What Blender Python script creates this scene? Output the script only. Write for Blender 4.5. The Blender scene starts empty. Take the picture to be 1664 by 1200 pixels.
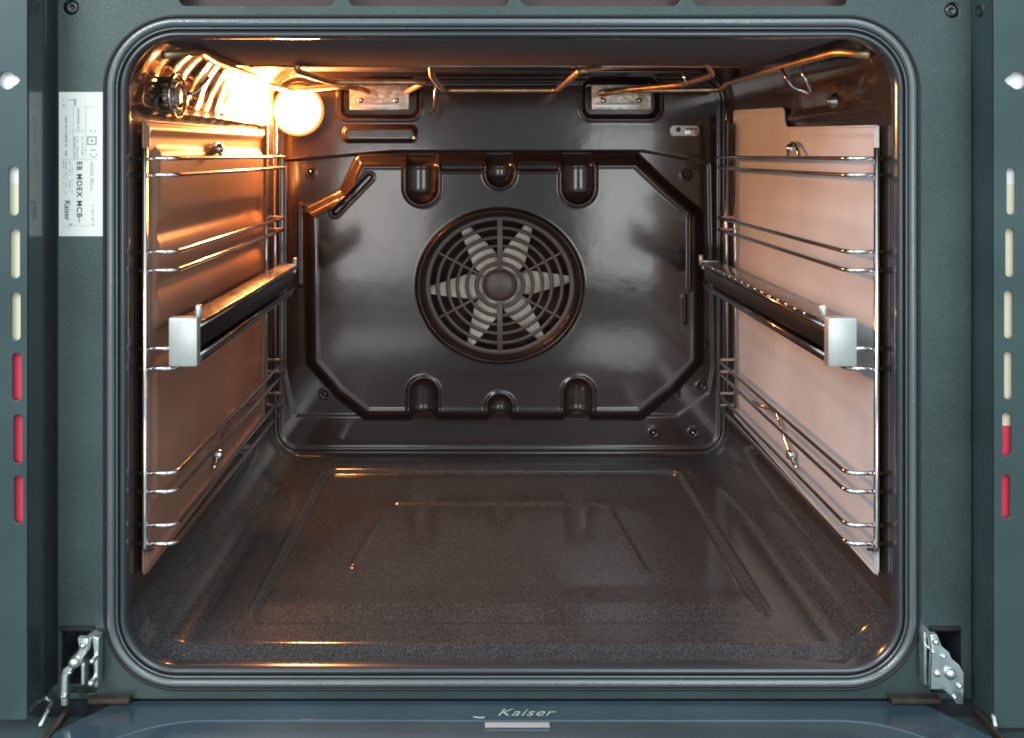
import bpy, bmesh, math, random
import numpy as np
from mathutils import Vector, Matrix

random.seed(7)
SC = bpy.context.scene
COL = SC.collection
rad = math.radians

# ------------------------------------------------------------------ camera
# metres; x right, y into the oven, z up.  The lens sits 0.578 m before the
# front frame (y = 0); shift lens framing, verticals stay parallel.
D = 0.578
F = 1541.0
VX, VY = 785.0, 252.0
cam_d = bpy.data.cameras.new('camera')
cam = bpy.data.objects.new('camera', cam_d)
COL.objects.link(cam)
cam.location = (0, -D, 0)
cam.rotation_euler = (rad(90), 0, 0)
cam_d.sensor_width = 36
cam_d.lens = 36 * F / 1664
cam_d.shift_x = (832 - VX) / 1664
cam_d.shift_y = (VY - 600) / 1664
cam_d.clip_start = 0.01
cam_d.clip_end = 50
SC.camera = cam

# ------------------------------------------------------------------ light of the room
w = bpy.data.worlds.new('World')
SC.world = w
w.use_nodes = True
nt = w.node_tree
bg = nt.nodes['Background']
tc = nt.nodes.new('ShaderNodeTexCoord')
sx = nt.nodes.new('ShaderNodeSeparateXYZ')
mr = nt.nodes.new('ShaderNodeMapRange')
rp = nt.nodes.new('ShaderNodeValToRGB')
nt.links.new(tc.outputs['Generated'], sx.inputs[0])
nt.links.new(sx.outputs['Z'], mr.inputs['Value'])
mr.inputs['From Min'].default_value = -1
mr.inputs['From Max'].default_value = 1
nt.links.new(mr.outputs[0], rp.inputs[0])
e = rp.color_ramp.elements
e[0].position = 0.25; e[0].color = (0.17, 0.21, 0.225, 1)
e[1].position = 0.85; e[1].color = (0.68, 0.78, 0.80, 1)
nt.links.new(rp.outputs[0], bg.inputs[0])
bg.inputs[1].default_value = 1.4

SC.view_settings.view_transform = 'Standard'
SC.view_settings.look = 'None'
SC.view_settings.exposure = 0.0
SC.view_settings.gamma = 1.0


def area(name, loc, target, sx_, sy_, radiance, color):
    l = bpy.data.lights.new(name, 'AREA')
    l.shape = 'RECTANGLE'
    l.size, l.size_y = sx_, sy_
    l.energy = radiance * math.pi * sx_ * sy_
    l.color = color
    o = bpy.data.objects.new(name, l)
    COL.objects.link(o)
    o.location = loc
    d = Vector(target) - Vector(loc)
    o.rotation_euler = d.to_track_quat('-Z', 'Y').to_euler()
    return o


area('window_or_fill_light', (-0.47, -2.3, -0.22), (-0.2, 0, -0.15), 0.50, 0.52, 5.4, (1.0, 0.98, 0.94))
area('window_or_fill_light', (0.66, -2.3, -0.18), (0.2, 0, -0.15), 0.50, 0.60, 5.2, (0.97, 1.0, 0.94))
area('window_or_fill_light', (0.9, -1.9, 1.4), (0.1, 0, -0.1), 1.5, 1.0, 3.6, (0.80, 0.97, 1.0))  # key light added above the camera to brighten the frame, not a window
area('window_or_fill_light', (-1.3, -1.7, 1.1), (-0.1, 0, 0.0), 1.0, 1.0, 10.0, (1.0, 0.93, 0.90))  # fill light added at upper left to warm the frame, not a window
SC.render.filter_size = 1.8
SC.cycles.filter_width = 1.8
SC.cycles.max_bounces = 10
SC.cycles.glossy_bounces = 6
SC.cycles.caustics_reflective = True
SC.cycles.sample_clamp_indirect = 6
SC.cycles.blur_glossy = 0.5

# ------------------------------------------------------------------ materials
M = {}


def mat(name, base, rough=0.5, metal=0.0, spec=0.5, coat=0.0, coat_rough=0.1,
        noise=None, bump=None, speck=None, rough_noise=0.0, emit=None, aniso=0.0):
    """noise=(scale, amount), bump=(scale, strength, dist), speck=(scale, amount, colour)"""
    m = bpy.data.materials.new(name)
    m.use_nodes = True
    t = m.node_tree
    b = t.nodes['Principled BSDF']
    b.inputs['Base Color'].default_value = (*base, 1)
    b.inputs['Roughness'].default_value = rough
    b.inputs['Metallic'].default_value = metal
    b.inputs['Specular IOR Level'].default_value = spec
    b.inputs['Coat Weight'].default_value = coat
    b.inputs['Coat Roughness'].default_value = coat_rough
    if emit:
        b.inputs['Emission Color'].default_value = (*emit[0], 1)
        b.inputs['Emission Strength'].default_value = emit[1]
    co = t.nodes.new('ShaderNodeTexCoord').outputs['Object']
    col = None
    if noise:
        n = t.nodes.new('ShaderNodeTexNoise')
        n.inputs['Scale'].default_value = noise[0]
        n.inputs['Detail'].default_value = 6
        t.links.new(co, n.inputs['Vector'])
        r = t.nodes.new('ShaderNodeValToRGB')
        a = noise[1]
        r.color_ramp.elements[0].position = 0.3
        r.color_ramp.elements[1].position = 0.7
        r.color_ramp.elements[0].color = (*[c * (1 - a) for c in base], 1)
        r.color_ramp.elements[1].color = (*[min(1, c * (1 + a)) for c in base], 1)
        t.links.new(n.outputs['Fac'], r.inputs[0])
        col = r.outputs[0]
    if speck:
        n2 = t.nodes.new('ShaderNodeTexNoise')
        n2.inputs['Scale'].default_value = speck[0]
        n2.inputs['Detail'].default_value = 2
        t.links.new(co, n2.inputs['Vector'])
        r2 = t.nodes.new('ShaderNodeValToRGB')
        r2.color_ramp.elements[0].position = 0.5
        r2.color_ramp.elements[0].color = (0, 0, 0, 1)
        r2.color_ramp.elements[1].position = 0.72
        r2.color_ramp.elements[1].color = (speck[1],) * 3 + (1,)
        t.links.new(n2.outputs['Fac'], r2.inputs[0])
        mx = t.nodes.new('ShaderNodeMix')
        mx.data_type = 'RGBA'
        t.links.new(r2.outputs[0], mx.inputs[0])
        if col:
            t.links.new(col, mx.inputs[6])
        else:
            mx.inputs[6].default_value = (*base, 1)
        mx.inputs[7].default_value = (*speck[2], 1)
        col = mx.outputs[2]
    if col:
        t.links.new(col, b.inputs['Base Color'])
    if rough_noise:
        n3 = t.nodes.new('ShaderNodeTexNoise')
        n3.inputs['Scale'].default_value = 9
        n3.inputs['Detail'].default_value = 5
        t.links.new(co, n3.inputs['Vector'])
        mp = t.nodes.new('ShaderNodeMapRange')
        mp.inputs['From Min'].default_value = 0.3
        mp.inputs['From Max'].default_value = 0.7
        mp.inputs['To Min'].default_value = max(0.02, rough - rough_noise)
        mp.inputs['To Max'].default_value = rough + rough_noise
        t.links.new(n3.outputs['Fac'], mp.inputs['Value'])
        t.links.new(mp.outputs[0], b.inputs['Roughness'])
    if bump:
        n4 = t.nodes.new('ShaderNodeTexNoise')
        n4.inputs['Scale'].default_value = bump[0]
        n4.inputs['Detail'].default_value = 3
        t.links.new(co, n4.inputs['Vector'])
        bp = t.nodes.new('ShaderNodeBump')
        bp.inputs['Strength'].default_value = bump[1]
        bp.inputs['Distance'].default_value = bump[2]
        t.links.new(n4.outputs['Fac'], bp.inputs['Height'])
        t.links.new(bp.outputs[0], b.inputs['Normal'])
    M[name] = m
    return m


mat('frame_metal', (0.062, 0.096, 0.096), 0.36, 0.5, 0.5, noise=(16, 0.18), speck=(1700, .5, (.16, .20, .20)), bump=(1400, 0.12, 0.0003), rough_noise=0.06)
mat('side_metal', (0.070, 0.114, 0.120), 0.34, 0.45, 0.5, noise=(16, 0.14), rough_noise=0.08)
mat('enamel_back', (0.034, 0.022, 0.019), 0.13, 0.0, 0.55, coat=0.3, coat_rough=0.08, bump=(60, 0.10, 0.001), rough_noise=0.05)
mat('enamel_side', (0.040, 0.028, 0.022), 0.13, 0.0, 0.6, coat=0.3, coat_rough=0.06, bump=(45, 0.20, 0.002), noise=(600, 0.3), rough_noise=0.05)
mat('enamel_floor', (0.026, 0.028, 0.031), 0.15, 0.0, 0.6, coat=0.4, coat_rough=0.12, bump=(900, 0.16, 0.0003),
    speck=(1900, 1.0, (0.19, 0.20, 0.215)), rough_noise=0.06)
mat('enamel_ceiling', (0.085, 0.082, 0.088), 0.42, 0.0, 0.22, bump=(500, 0.2, 0.0004), speck=(900, 0.2, (0.25, 0.25, 0.27)), rough_noise=0.06)
mat('shield_metal', (0.13, 0.122, 0.127), 0.8, 0.0, 0.0, speck=(900, 0.3, (0.25, 0.25, 0.27)))
mat('halo_collar', (0.8, 0.30, 0.08), 0.25, 0.0, emit=((1.0, 0.34, 0.08), 1.1))  # emission on the collar stands in for the soft halo round the lamp
mat('dark_void', (0.008, 0.006, 0.006), 0.7)
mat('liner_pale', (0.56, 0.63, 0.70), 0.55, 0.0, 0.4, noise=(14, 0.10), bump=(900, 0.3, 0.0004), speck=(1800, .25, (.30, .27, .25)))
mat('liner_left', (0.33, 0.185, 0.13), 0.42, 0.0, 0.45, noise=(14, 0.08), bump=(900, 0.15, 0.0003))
mat('chrome', (0.72, 0.70, 0.70), 0.16, 1.0, noise=(120, 0.10), rough_noise=0.07)
mat('rail_steel', (0.42, 0.40, 0.40), 0.24, 1.0, bump=(130, 0.5, 0.002), rough_noise=0.10)
mat('rail_dark', (0.03, 0.028, 0.028), 0.38, 0.6, rough_noise=0.08)
mat('satin_silver', (0.62, 0.66, 0.65), 0.38, 0.75, noise=(300, 0.05))
mat('gasket', (0.15, 0.175, 0.185), 0.26, 0.5, 0.6, coat=0.5, coat_rough=0.1, bump=(500, .35, .0006), rough_noise=0.08)
mat('flange', (0.05, 0.06, 0.07), 0.2, 0.2, 0.7, coat=0.6, coat_rough=0.08)
mat('rubber_and_shade', (0.012, 0.014, 0.016), 0.5)  # gasket rubber, also painted shade at the hinge slots and left channel
mat('element_tube', (0.66, 0.46, 0.27), 0.34, 0.85, noise=(90, 0.25), rough_noise=0.1)
mat('ceramic', (0.62, 0.57, 0.50), 0.30, 0.35, noise=(110, 0.45), bump=(160, 0.6, 0.002))
mat('fan_blade', (0.72, 0.67, 0.61), 0.45, 0.1, noise=(200, 0.08))
mat('grille', (0.085, 0.058, 0.052), 0.32, 0.1, 0.5)
mat('label_white', (0.80, 0.84, 0.81), 0.5)
mat('logo_white', (0.46, 0.52, 0.54), 0.6)
mat('label_ink', (0.06, 0.07, 0.07), 0.6)
mat('label_grey', (0.34, 0.38, 0.36), 0.6)
mat('bar_print', (0.33, 0.40, 0.45), 0.7)
mat('border_print', (0.16, 0.20, 0.22), 0.3)
mat('cream_board', (0.85, 0.80, 0.60), 0.8, emit=None)
mat('overexposed_white', (0.95, 0.95, 0.95), 0.8)
mat('red_board', (0.75, 0.05, 0.10), 0.6)
mat('zinc', (0.70, 0.78, 0.78), 0.24, 0.9, noise=(60, 0.15), bump=(60, 0.3, 0.002))
mat('door_glass', (0.060, 0.100, 0.135), 0.14, 0.0, 0.5, coat=0.35, coat_rough=0.05, noise=(12, 0.15))
mat('door_edge', (0.09, 0.14, 0.145), 0.3, 0.4)
mat('tarnished', (0.09, 0.07, 0.06), 0.45, 0.6, noise=(80, 0.3))
mat('screw', (0.10, 0.10, 0.11), 0.3, 0.8)
mat('lamp_glass', (1.0, 0.85, 0.6), 0.1, 0.0, emit=((1.0, 0.34, 0.085), 620.0))

# ------------------------------------------------------------------ helpers


def P(px, py, Y):
    k = (D + Y) / F
    return Vector(((px - VX) * k, Y, (VY - py) * k))


def PX(px, Y):
    return (px - VX) * (D + Y) / F


def PZ(py, Y):
    return (VY - py) * (D + Y) / F


def link(name, me, m, parent=None, smooth=True):
    o = bpy.data.objects.new(name, me)
    COL.objects.link(o)
    if m is not None:
        me.materials.append(M[m])
    if smooth:
        me.shade_smooth()
    if parent is not None:
        o.parent = parent
    return o


def empty(name, label=None, cat=None, group=None, loc=(0, 0, 0), parent=None):
    o = bpy.data.objects.new(name, None)
    o.empty_display_size = 0.02
    o.location = loc
    COL.objects.link(o)
    if label: o['label'] = label
    if cat: o['category'] = cat
    if group: o['group'] = group
    if parent is not None: o.parent = parent
    return o


def mesh(verts, faces):
    me = bpy.data.meshes.new('m')
    me.from_pydata([tuple(v) for v in verts], [], faces)
    me.update()
    return me


def smooth_path(pts, r=0.006, n=6):
    """round the inner corners of a polyline"""
    pts = [Vector(p) for p in pts]
    out = [pts[0]]
    for a, b, c in zip(pts, pts[1:], pts[2:]):
        u = (a - b); v = (c - b)
        ru = min(r, u.length * 0.48); rv = min(r, v.length * 0.48)
        p0 = b + u.normalized() * ru
        p2 = b + v.normalized() * rv
        for i in range(n + 1):
            t = i / n
            out.append(p0 * (1 - t) ** 2 + b * 2 * t * (1 - t) + p2 * t * t)
    out.append(pts[-1])
    return out


def tube_mesh(pts, r, seg=10, fillet=0.0, caps=True):
    if fillet > 0 and len(pts) > 2:
        pts = smooth_path(pts, fillet)
    pts = [Vector(p) for p in pts]
    verts, faces = [], []
    t0 = (pts[1] - pts[0]).normalized()
    up = Vector((0, 0, 1)) if abs(t0.z) < 0.9 else Vector((1, 0, 0))
    n = t0.cross(up).normalized()
    for i, p in enumerate(pts):
        if i == 0: t = t0
        elif i == len(pts) - 1: t = (pts[i] - pts[i - 1]).normalized()
        else: t = ((pts[i + 1] - p).normalized() + (p - pts[i - 1]).normalized()).normalized()
        n = (n - t * n.dot(t)).normalized()
        b = t.cross(n)
        rr = r[i] if isinstance(r, (list, tuple)) else r
        for k in range(seg):
            a = 2 * math.pi * k / seg
            verts.append(p + n * (math.cos(a) * rr) + b * (math.sin(a) * rr))
    for i in range(len(pts) - 1):
        for k in range(seg):
            k2 = (k + 1) % seg
            faces.append((i * seg + k, i * seg + k2, (i + 1) * seg + k2, (i + 1) * seg + k))
    if caps:
        faces.append(tuple(range(seg))[::-1])
        faces.append(tuple((len(pts) - 1) * seg + k for k in range(seg)))
    return mesh(verts, faces)


def box_mesh(lo, hi, bevel=0.0, segs=2):
    bm = bmesh.new()
    bmesh.ops.create_cube(bm, size=1)
    lo = Vector(lo); hi = Vector(hi)
    for v in bm.verts:
        v.co = Vector([lo[i] + (v.co[i] + 0.5) * (hi[i] - lo[i]) for i in range(3)])
    if bevel:
        bmesh.ops.bevel(bm, geom=list(bm.edges), offset=bevel, segments=segs, profile=0.6, affect='EDGES')
    me = bpy.data.meshes.new('m')
    bm.to_mesh(me); bm.free()
    me.shade_smooth()
    try:
        me.set_sharp_from_angle(angle=rad(50))
    except Exception:
        pass
    return me


def lathe_mesh(profile, axis_origin, seg=48, squash=1.0):
    """profile [(r, y)], rotates about the y axis through origin; squash scales z"""
    ox, oy, oz = axis_origin
    verts, faces = [], []
    for (r, y) in profile:
        for k in range(seg):
            a = 2 * math.pi * k / seg
            verts.append((ox + r * math.cos(a), oy + y, oz + r * math.sin(a) * squash))
    n = len(profile)
    for i in range(n - 1):
        for k in range(seg):
            k2 = (k + 1) % seg
            faces.append((i * seg + k, (i + 1) * seg + k, (i + 1) * seg + k2, i * seg + k2))
    return mesh(verts, faces)


def prism_mesh(poly_xz, y0, y1, bevel=0.0):
    bm = bmesh.new()
    vs = [bm.verts.new((x, y0, z)) for x, z in poly_xz]
    f = bm.faces.new(vs)
    r = bmesh.ops.extrude_face_region(bm, geom=[f])
    for v in r['geom']:
        if isinstance(v, bmesh.types.BMVert): v.co.y = y1
    bmesh.ops.recalc_face_normals(bm, faces=list(bm.faces))
    if bevel:
        bmesh.ops.bevel(bm, geom=list(bm.edges), offset=bevel, segments=2, profile=0.6, affect='EDGES')
    me = bpy.data.meshes.new('m')
    bm.to_mesh(me); bm.free()
    me.shade_smooth()
    me.set_sharp_from_angle(angle=rad(45))
    return me


def rrect(x0, x1, z0, z1, r, n=8):
    pts = []
    for cx, cz, a0 in ((x1 - r, z1 - r, 0), (x0 + r, z1 - r, 90), (x0 + r, z0 + r, 180), (x1 - r, z0 + r, 270)):
        for i in range(n + 1):
            a = rad(a0 + 90 * i / n)
            pts.append((cx + r * math.cos(a), cz + r * math.sin(a)))
    return pts


def sheet_mesh(loops, y, thick=0.001, bevel=0.0003):
    """flat xz sheet (outer loop + holes) through a filled 2D curve"""
    cu = bpy.data.curves.new('c', 'CURVE')
    cu.dimensions = '2D'
    cu.fill_mode = 'BOTH'
    cu.extrude = thick / 2
    cu.bevel_depth = bevel
    cu.bevel_resolution = 2
    for lp in loops:
        s = cu.splines.new('POLY')
        s.points.add(len(lp) - 1)
        for p, (x, z) in zip(s.points, lp):
            p.co = (x, z, 0, 1)
        s.use_cyclic_u = True
    o = bpy.data.objects.new('c', cu)
    COL.objects.link(o)
    dg = bpy.context.evaluated_depsgraph_get()
    me = bpy.data.meshes.new_from_object(o.evaluated_get(dg))
    bpy.data.objects.remove(o)
    me.transform(Matrix.Translation((0, y, 0)) @ Matrix.Rotation(rad(90), 4, 'X'))
    me.shade_smooth()
    me.set_sharp_from_angle(angle=rad(35))
    return me


def text_mesh(body, size, shear=0.0, space=1.0, extrude=0.00005, offset=0.0):
    cu = bpy.data.curves.new('t', 'FONT')
    cu.body = body; cu.size = size; cu.shear = shear
    cu.space_character = space; cu.extrude = extrude; cu.offset = offset
    cu.align_x = 'CENTER'; cu.align_y = 'CENTER'
    o = bpy.data.objects.new('t', cu)
    COL.objects.link(o)
    dg = bpy.context.evaluated_depsgraph_get()
    me = bpy.data.meshes.new_from_object(o.evaluated_get(dg))
    bpy.data.objects.remove(o)
    return me


def sstep(a, b, x):
    t = np.clip((x - a) / (b - a), 0, 1)
    return t * t * (3 - 2 * t)


def sd_box(x, y, cx, cy, hx, hy, r):
    qx = np.abs(x - cx) - (hx - r)
    qy = np.abs(y - cy) - (hy - r)
    return np.hypot(np.maximum(qx, 0), np.maximum(qy, 0)) + np.minimum(np.maximum(qx, qy), 0) - r


def sd_seg(x, y, ax, ay, bx, by):
    dx, dy = bx - ax, by - ay
    t = np.clip(((x - ax) * dx + (y - ay) * dy) / (dx * dx + dy * dy), 0, 1)
    return np.hypot(x - ax - t * dx, y - ay - t * dy)


def sd_poly(x, y, pts):
    d = np.full(x.shape, 1e9)
    inside = np.zeros(x.shape, bool)
    n = len(pts)
    for i in range(n):
        ax, ay = pts[i]; bx, by = pts[(i + 1) % n]
        d = np.minimum(d, sd_seg(x, y, ax, ay, bx, by))
        c = ((ay > y) != (by > y)) & (x < (bx - ax) * (y - ay) / ((by - ay) + 1e-12) + ax)
        inside ^= c
    return np.where(inside, -d, d)


def grid_mesh(X, Y, Z, mask=None, flip=False):
    """X,Y,Z 2D arrays; mask of quads to keep"""
    nr, nc = X.shape
    idx = np.arange(nr * nc).reshape(nr, nc)
    a = idx[:-1, :-1]; b = idx[:-1, 1:]; c = idx[1:, 1:]; d = idx[1:, :-1]
    q = np.stack([a, b, c, d] if not flip else [a, d, c, b], -1)
    q = q[mask] if mask is not None else q.reshape(-1, 4)
    used, inv = np.unique(q, return_inverse=True)
    co = np.stack([X.ravel(), Y.ravel(), Z.ravel()], -1)[used]
    q = inv.reshape(-1, 4)
    me = bpy.data.meshes.new('m')
    me.vertices.add(len(co)); me.vertices.foreach_set('co', co.ravel())
    me.loops.add(q.size); me.loops.foreach_set('vertex_index', q.ravel().astype(np.int32))
    me.polygons.add(len(q)); me.polygons.foreach_set('loop_start', np.arange(0, q.size, 4, dtype=np.int32))
    me.update(calc_edges=True)
    me.shade_smooth()
    return me


# ================================================================== THE OVEN
X0, X1, Z0, Z1 = -0.2176, 0.2524, -0.3125, 0.0865
RC = 0.0315
YB = 0.41
KB = (D + YB) / F
oven = empty('built_in_oven', 'open built-in oven with teal grey metal frame and dark enamel cavity lit orange',
             'oven')

# ------------------------------------------------------------------ cavity shell (floor, ceiling, two side walls)


def perimeter(n_arc=14, step=0.0014):
    """(x, z, nx, nz, side) clockwise seen from the front; side 0 right 1 bottom 2 left 3 top"""
    pts = []

    def line(a, b, n, side):
        L = math.dist(a, b); k = max(2, int(L / step))
        for i in range(k):
            t = i / k
            pts.append((a[0] + (b[0] - a[0]) * t, a[1] + (b[1] - a[1]) * t, n[0], n[1], side))

    def arc(cx, cz, a0, side):
        for i in range(n_arc):
            a = rad(a0 - 90 * i / n_arc)
            pts.append((cx + RC * math.cos(a), cz + RC * math.sin(a), -math.cos(a), -math.sin(a), side))
    line((X1, Z1 - RC), (X1, Z0 + RC), (-1, 0), 0)
    arc(X1 - RC, Z0 + RC, 0, 1)
    line((X1 - RC, Z0), (X0 + RC, Z0), (0, 1), 1)
    arc(X0 + RC, Z0 + RC, 270, 1)
    line((X0, Z0 + RC), (X0, Z1 - RC), (1, 0), 2)
    arc(X0 + RC, Z1 - RC, 180, 2)
    line((X0 + RC, Z1), (X1 - RC, Z1), (0, -1), 3)
    arc(X1 - RC, Z1 - RC, 90, 0)
    return np.array(pts)


per = perimeter()
side = per[:, 4].astype(int)
ys = np.arange(0.008, YB + 0.0011, 0.0016)
PXs = per[:, 0][None, :].repeat(len(ys), 0)
PZs = per[:, 1][None, :].repeat(len(ys), 0)
NX = per[:, 2][None, :].repeat(len(ys), 0)
NZ = per[:, 3][None, :].repeat(len(ys), 0)
YS = ys[:, None].repeat(per.shape[0], 1)
SD = side[None, :].repeat(len(ys), 0)
H = np.zeros_like(YS)
# pressed floor: big rectangle and a shorter inner one
fl = (SD == 1)
s1 = sd_box(PXs, YS, 0.018, 0.208, 0.174, 0.153, 0.012)
back = sstep(.08, .12, YS)
H += np.where(fl, (-0.0030 * back - .0004) * sstep(0.0022, -0.0022, s1) + (-.0016 * np.exp(-((s1 + .001) / .0016) ** 2) + 0.0013 * np.exp(-((s1 - .003) / .0018) ** 2)) * sstep(.060, .085, YS), 0)
inner = [(-0.100, 0.150), (-0.086, 0.262), (-0.078, 0.280), (0.100, 0.280), (0.112, 0.268), (0.122, 0.140)]
bead = np.full(YS.shape, 1.0)
for a, b in ((inner[0], inner[1]), (inner[2], inner[3]), (inner[3], inner[4]), (inner[4], inner[5])):
    bead = np.minimum(bead, sd_seg(PXs, YS, a[0], a[1], b[0], b[1]))
H += np.where(fl, 0.0022 * np.exp(-(bead / .0022) ** 2), 0)
# front roll of the floor
H += np.where(fl, -0.0085 * np.clip((0.029 - YS) / .016, 0, 1) * np.clip(NZ, 0, 1), 0)
# long beads on both side walls
for zc in (0.030, -0.005, -0.285):
    H += np.where((SD == 0) | (SD == 2), 0.0022 * np.exp(-((PZs - zc) / 0.0035) ** 2) * sstep(0.015, 0.04, YS) * sstep(YB - 0.01, YB - 0.04, YS), 0)
# soft rippling of the upper left wall and corner
rip = 0.0008 * np.sin(YS * 70 + PZs * 100) * np.sin(PZs * 150 - YS * 40 + 1) + 0.0004 * np.sin(YS * 230 - PZs * 300)
H += np.where((SD == 2), rip * sstep(0.02, 0.04, PZs) * sstep(0.25, 0.18, YS), 0)
GX = PXs + NX * H
GZ = PZs + NZ * H


def shell_part(name, sel, m):
    cols = list(np.where(sel)[0])
    # close up with the following column so that the neighbours meet
    n = per.shape[0]
    runs = []
    if not sel.all():
        start = [c for c in cols if not sel[(c - 1) % n]]
        for s in start:
            run = [s]; c = (s + 1) % n
            while sel[c]:
                run.append(c); c = (c + 1) % n
            run.append(c)
            runs.append(run)
    run = runs[0]
    return link(name, grid_mesh(GX[:, run], YS[:, run], GZ[:, run]), m, oven)


o = shell_part('side_wall', side == 0, 'enamel_side'); o['label'] = 'right side wall of the cavity'
shell_part('cavity_floor', side == 1, 'enamel_floor')
o = shell_part('side_wall', side == 2, 'enamel_side'); o['label'] = 'left side wall of the cavity, glowing amber near the lamp'
shell_part('cavity_ceiling', side == 3, 'enamel_ceiling')
# lowered front shield of the ceiling
link('ceiling_shield', box_mesh((-0.218 + 0.012, 0.010, 0.0722), (0.222, 0.193, 0.0740), 0.0006), 'shield_metal', oven)
link('shield_edge', tube_mesh([(-0.190, 0.1935, 0.0726), (0.218, 0.1935, 0.0726)], 0.0015, 8), 'chrome', oven)

# ------------------------------------------------------------------ back wall (pixel-like local units u, v of the rear plane)
u = np.arange(436, 1190, 1.6)
v = np.arange(108, 752, 1.6)
U, V = np.meshgrid(u, v)
TERM = [(617, 160, 62, 30), (1009, 160, 60, 30)]


def back_height(U, V):
    h = np.zeros_like(U)
    s = sd_box(U, V, 812, 431, 367, 308, 42)
    h += 0.004 * sstep(-6, 6, s)                       # the corner weld runs round the wall
    h += 0.0012 * np.exp(-((s + 9) / 3.0) ** 2)
    # shallow field around the fan cover
    s = sd_poly(U, V, [(462, 262), (640, 246), (1046, 246), (1152, 266), (1158, 600), (1150, 640), (1100, 676), (480, 676), (470, 640), (462, 600)])
    h += -0.0015 * sstep(2.5, -2.5, s)
    for cx, cy, hx, hy in TERM:                        # recesses of the heater terminals
        s = sd_box(U, V, cx, cy, hx, hy, 14)
        h += -0.009 * sstep(3, -3, s) + 0.0012 * np.exp(-((s - 5) / 3) ** 2)
    s = sd_box(U, V, 617, 218, 60, 13, 11)             # raised pad below the left terminal
    h += 0.005 * sstep(2, -5, s)
    for (cx, cy) in ((505, 280), (528, 641), (1115, 285), (1095, 638), (1062, 703), (1126, 703), (1140, 628), (1140, 560)):
        r = np.hypot(U - cx, V - cy)
        h += -0.003 * sstep(5.5, 3.0, r) + 0.0008 * np.exp(-((r - 7) / 2) ** 2)
    for cx in (492, 512):                              # upright grooves on the left
        s = sd_seg(U, V, cx, 340, cx, 458) - 6
        h += 0.0015 * np.exp(-(s / 2.5) ** 2)
    return h


hb = back_height(U, V)
k = KB
BX = (U - VX) * k; BZ = (VY - V) * k; BY = YB - hb
lamp_c = (485, 180)
maskq = np.ones((U.shape[0] - 1, U.shape[1] - 1), bool)
Uc = U[:-1, :-1] + .8; Vc = V[:-1, :-1] + .8
maskq &= ~(((Uc - 812) ** 2 + ((Vc - 462) / .925) ** 2) < 112 ** 2)
link('back_wall', grid_mesh(BX, BY, BZ, maskq), 'enamel_back', oven)

# ------------------------------------------------------------------ fan cover plate
OUT = [(574, 250), (1046, 248), (1092, 292), (1144, 336), (1144, 598), (1106, 640), (1052, 684), (584, 684), (540, 650), (496, 600),
       (492, 332), (548, 304)]
u = np.arange(480, 1154, 1.15)
v = np.arange(244, 690, 1.15)
U, V = np.meshgrid(u, v)
OUT_IN = [(x + (14 if x < 812 else -14), y + (14 if y < 462 else -14)) for x, y in OUT]
s = sd_poly(U, V, OUT_IN) - 14
rr = np.hypot(U - 812, (V - 462) / .925)
h = 0.0002 + 0.0115 * sstep(0, -19, s)
h += 0.0006 * np.exp(-((s + 22) / 3.0) ** 2)
CAP = [(687, 236, 305, 25), (812, 236, 282, 21), (937, 236, 305, 25), (690, 634, 700, 22), (812, 656, 700, 19), (937, 634, 700, 22)]
for cx, a, b, r in CAP:
    d = sd_seg(U, V, cx, a, cx, b)
    h += 0.0014 * np.exp(-((d - r - 3) / 3.0) ** 2) * sstep(-8, -30, s)
    dip = np.sqrt(np.clip(1 - (d / r) ** 2, 0, 1))
    dip = 0.0092 * dip
    #dip -= 0.0022 * np.exp(-(d / 4.5) ** 2)           # narrow crest in the trough
    h -= np.where(d < r, np.minimum(dip, h * 0.80), 0)
# slots pressed into the plate
for ax, ay, bx, by, r in ((602, 288, 548, 344, 4.5), (722, 271, 782, 271, 5.5), (845, 271, 900, 271, 5.5)):
    d = sd_seg(U, V, ax, ay, bx, by)
    h -= 0.006 * sstep(r + 1.5, r - 1.5, d)
    h += 0.0007 * np.exp(-((d - r - 3) / 2) ** 2)
for (ax, ay, bx, by) in ((1116, 350, 1116, 468), (1108, 480, 1108, 520)):
    d = sd_seg(U, V, ax, ay, bx, by)
    h += 0.0018 * np.exp(-(d / 3) ** 2)
# dished fan opening with a round bead
h += 0.0056 * np.exp(-((rr - 130) / 3.2) ** 2)
h -= 0.0050 * sstep(127, 115, rr)
Uc = U[:-1, :-1] + .6; Vc = V[:-1, :-1] + .6
mq = (sd_poly(Uc, Vc, OUT_IN) - 14 < 0) & (((Uc - 812) ** 2 + ((Vc - 462) / .925) ** 2) > 114 ** 2)
CY = YB - 0.0012 - h
link('fan_cover', grid_mesh((U - VX) * KB, CY, (VY - V) * KB, mq), 'enamel_back', oven)

# ------------------------------------------------------------------ fan grille, fan and its dark chamber
FC = P(812, 462, YB)
gy = YB - 0.0100                                           # plane of the grille
grille = empty('fan_grille', parent=oven)


def ring(r0, r1, y, t=0.0016):
    c = t / 3
    prof = [(r0, y + t), (r0, y + c), (r0 + c, y), (r1 - c, y), (r1, y + c), (r1, y + t), (r0, y + t)]
    return lathe_mesh(prof, (FC.x, 0, FC.z), 96, .925)


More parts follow.
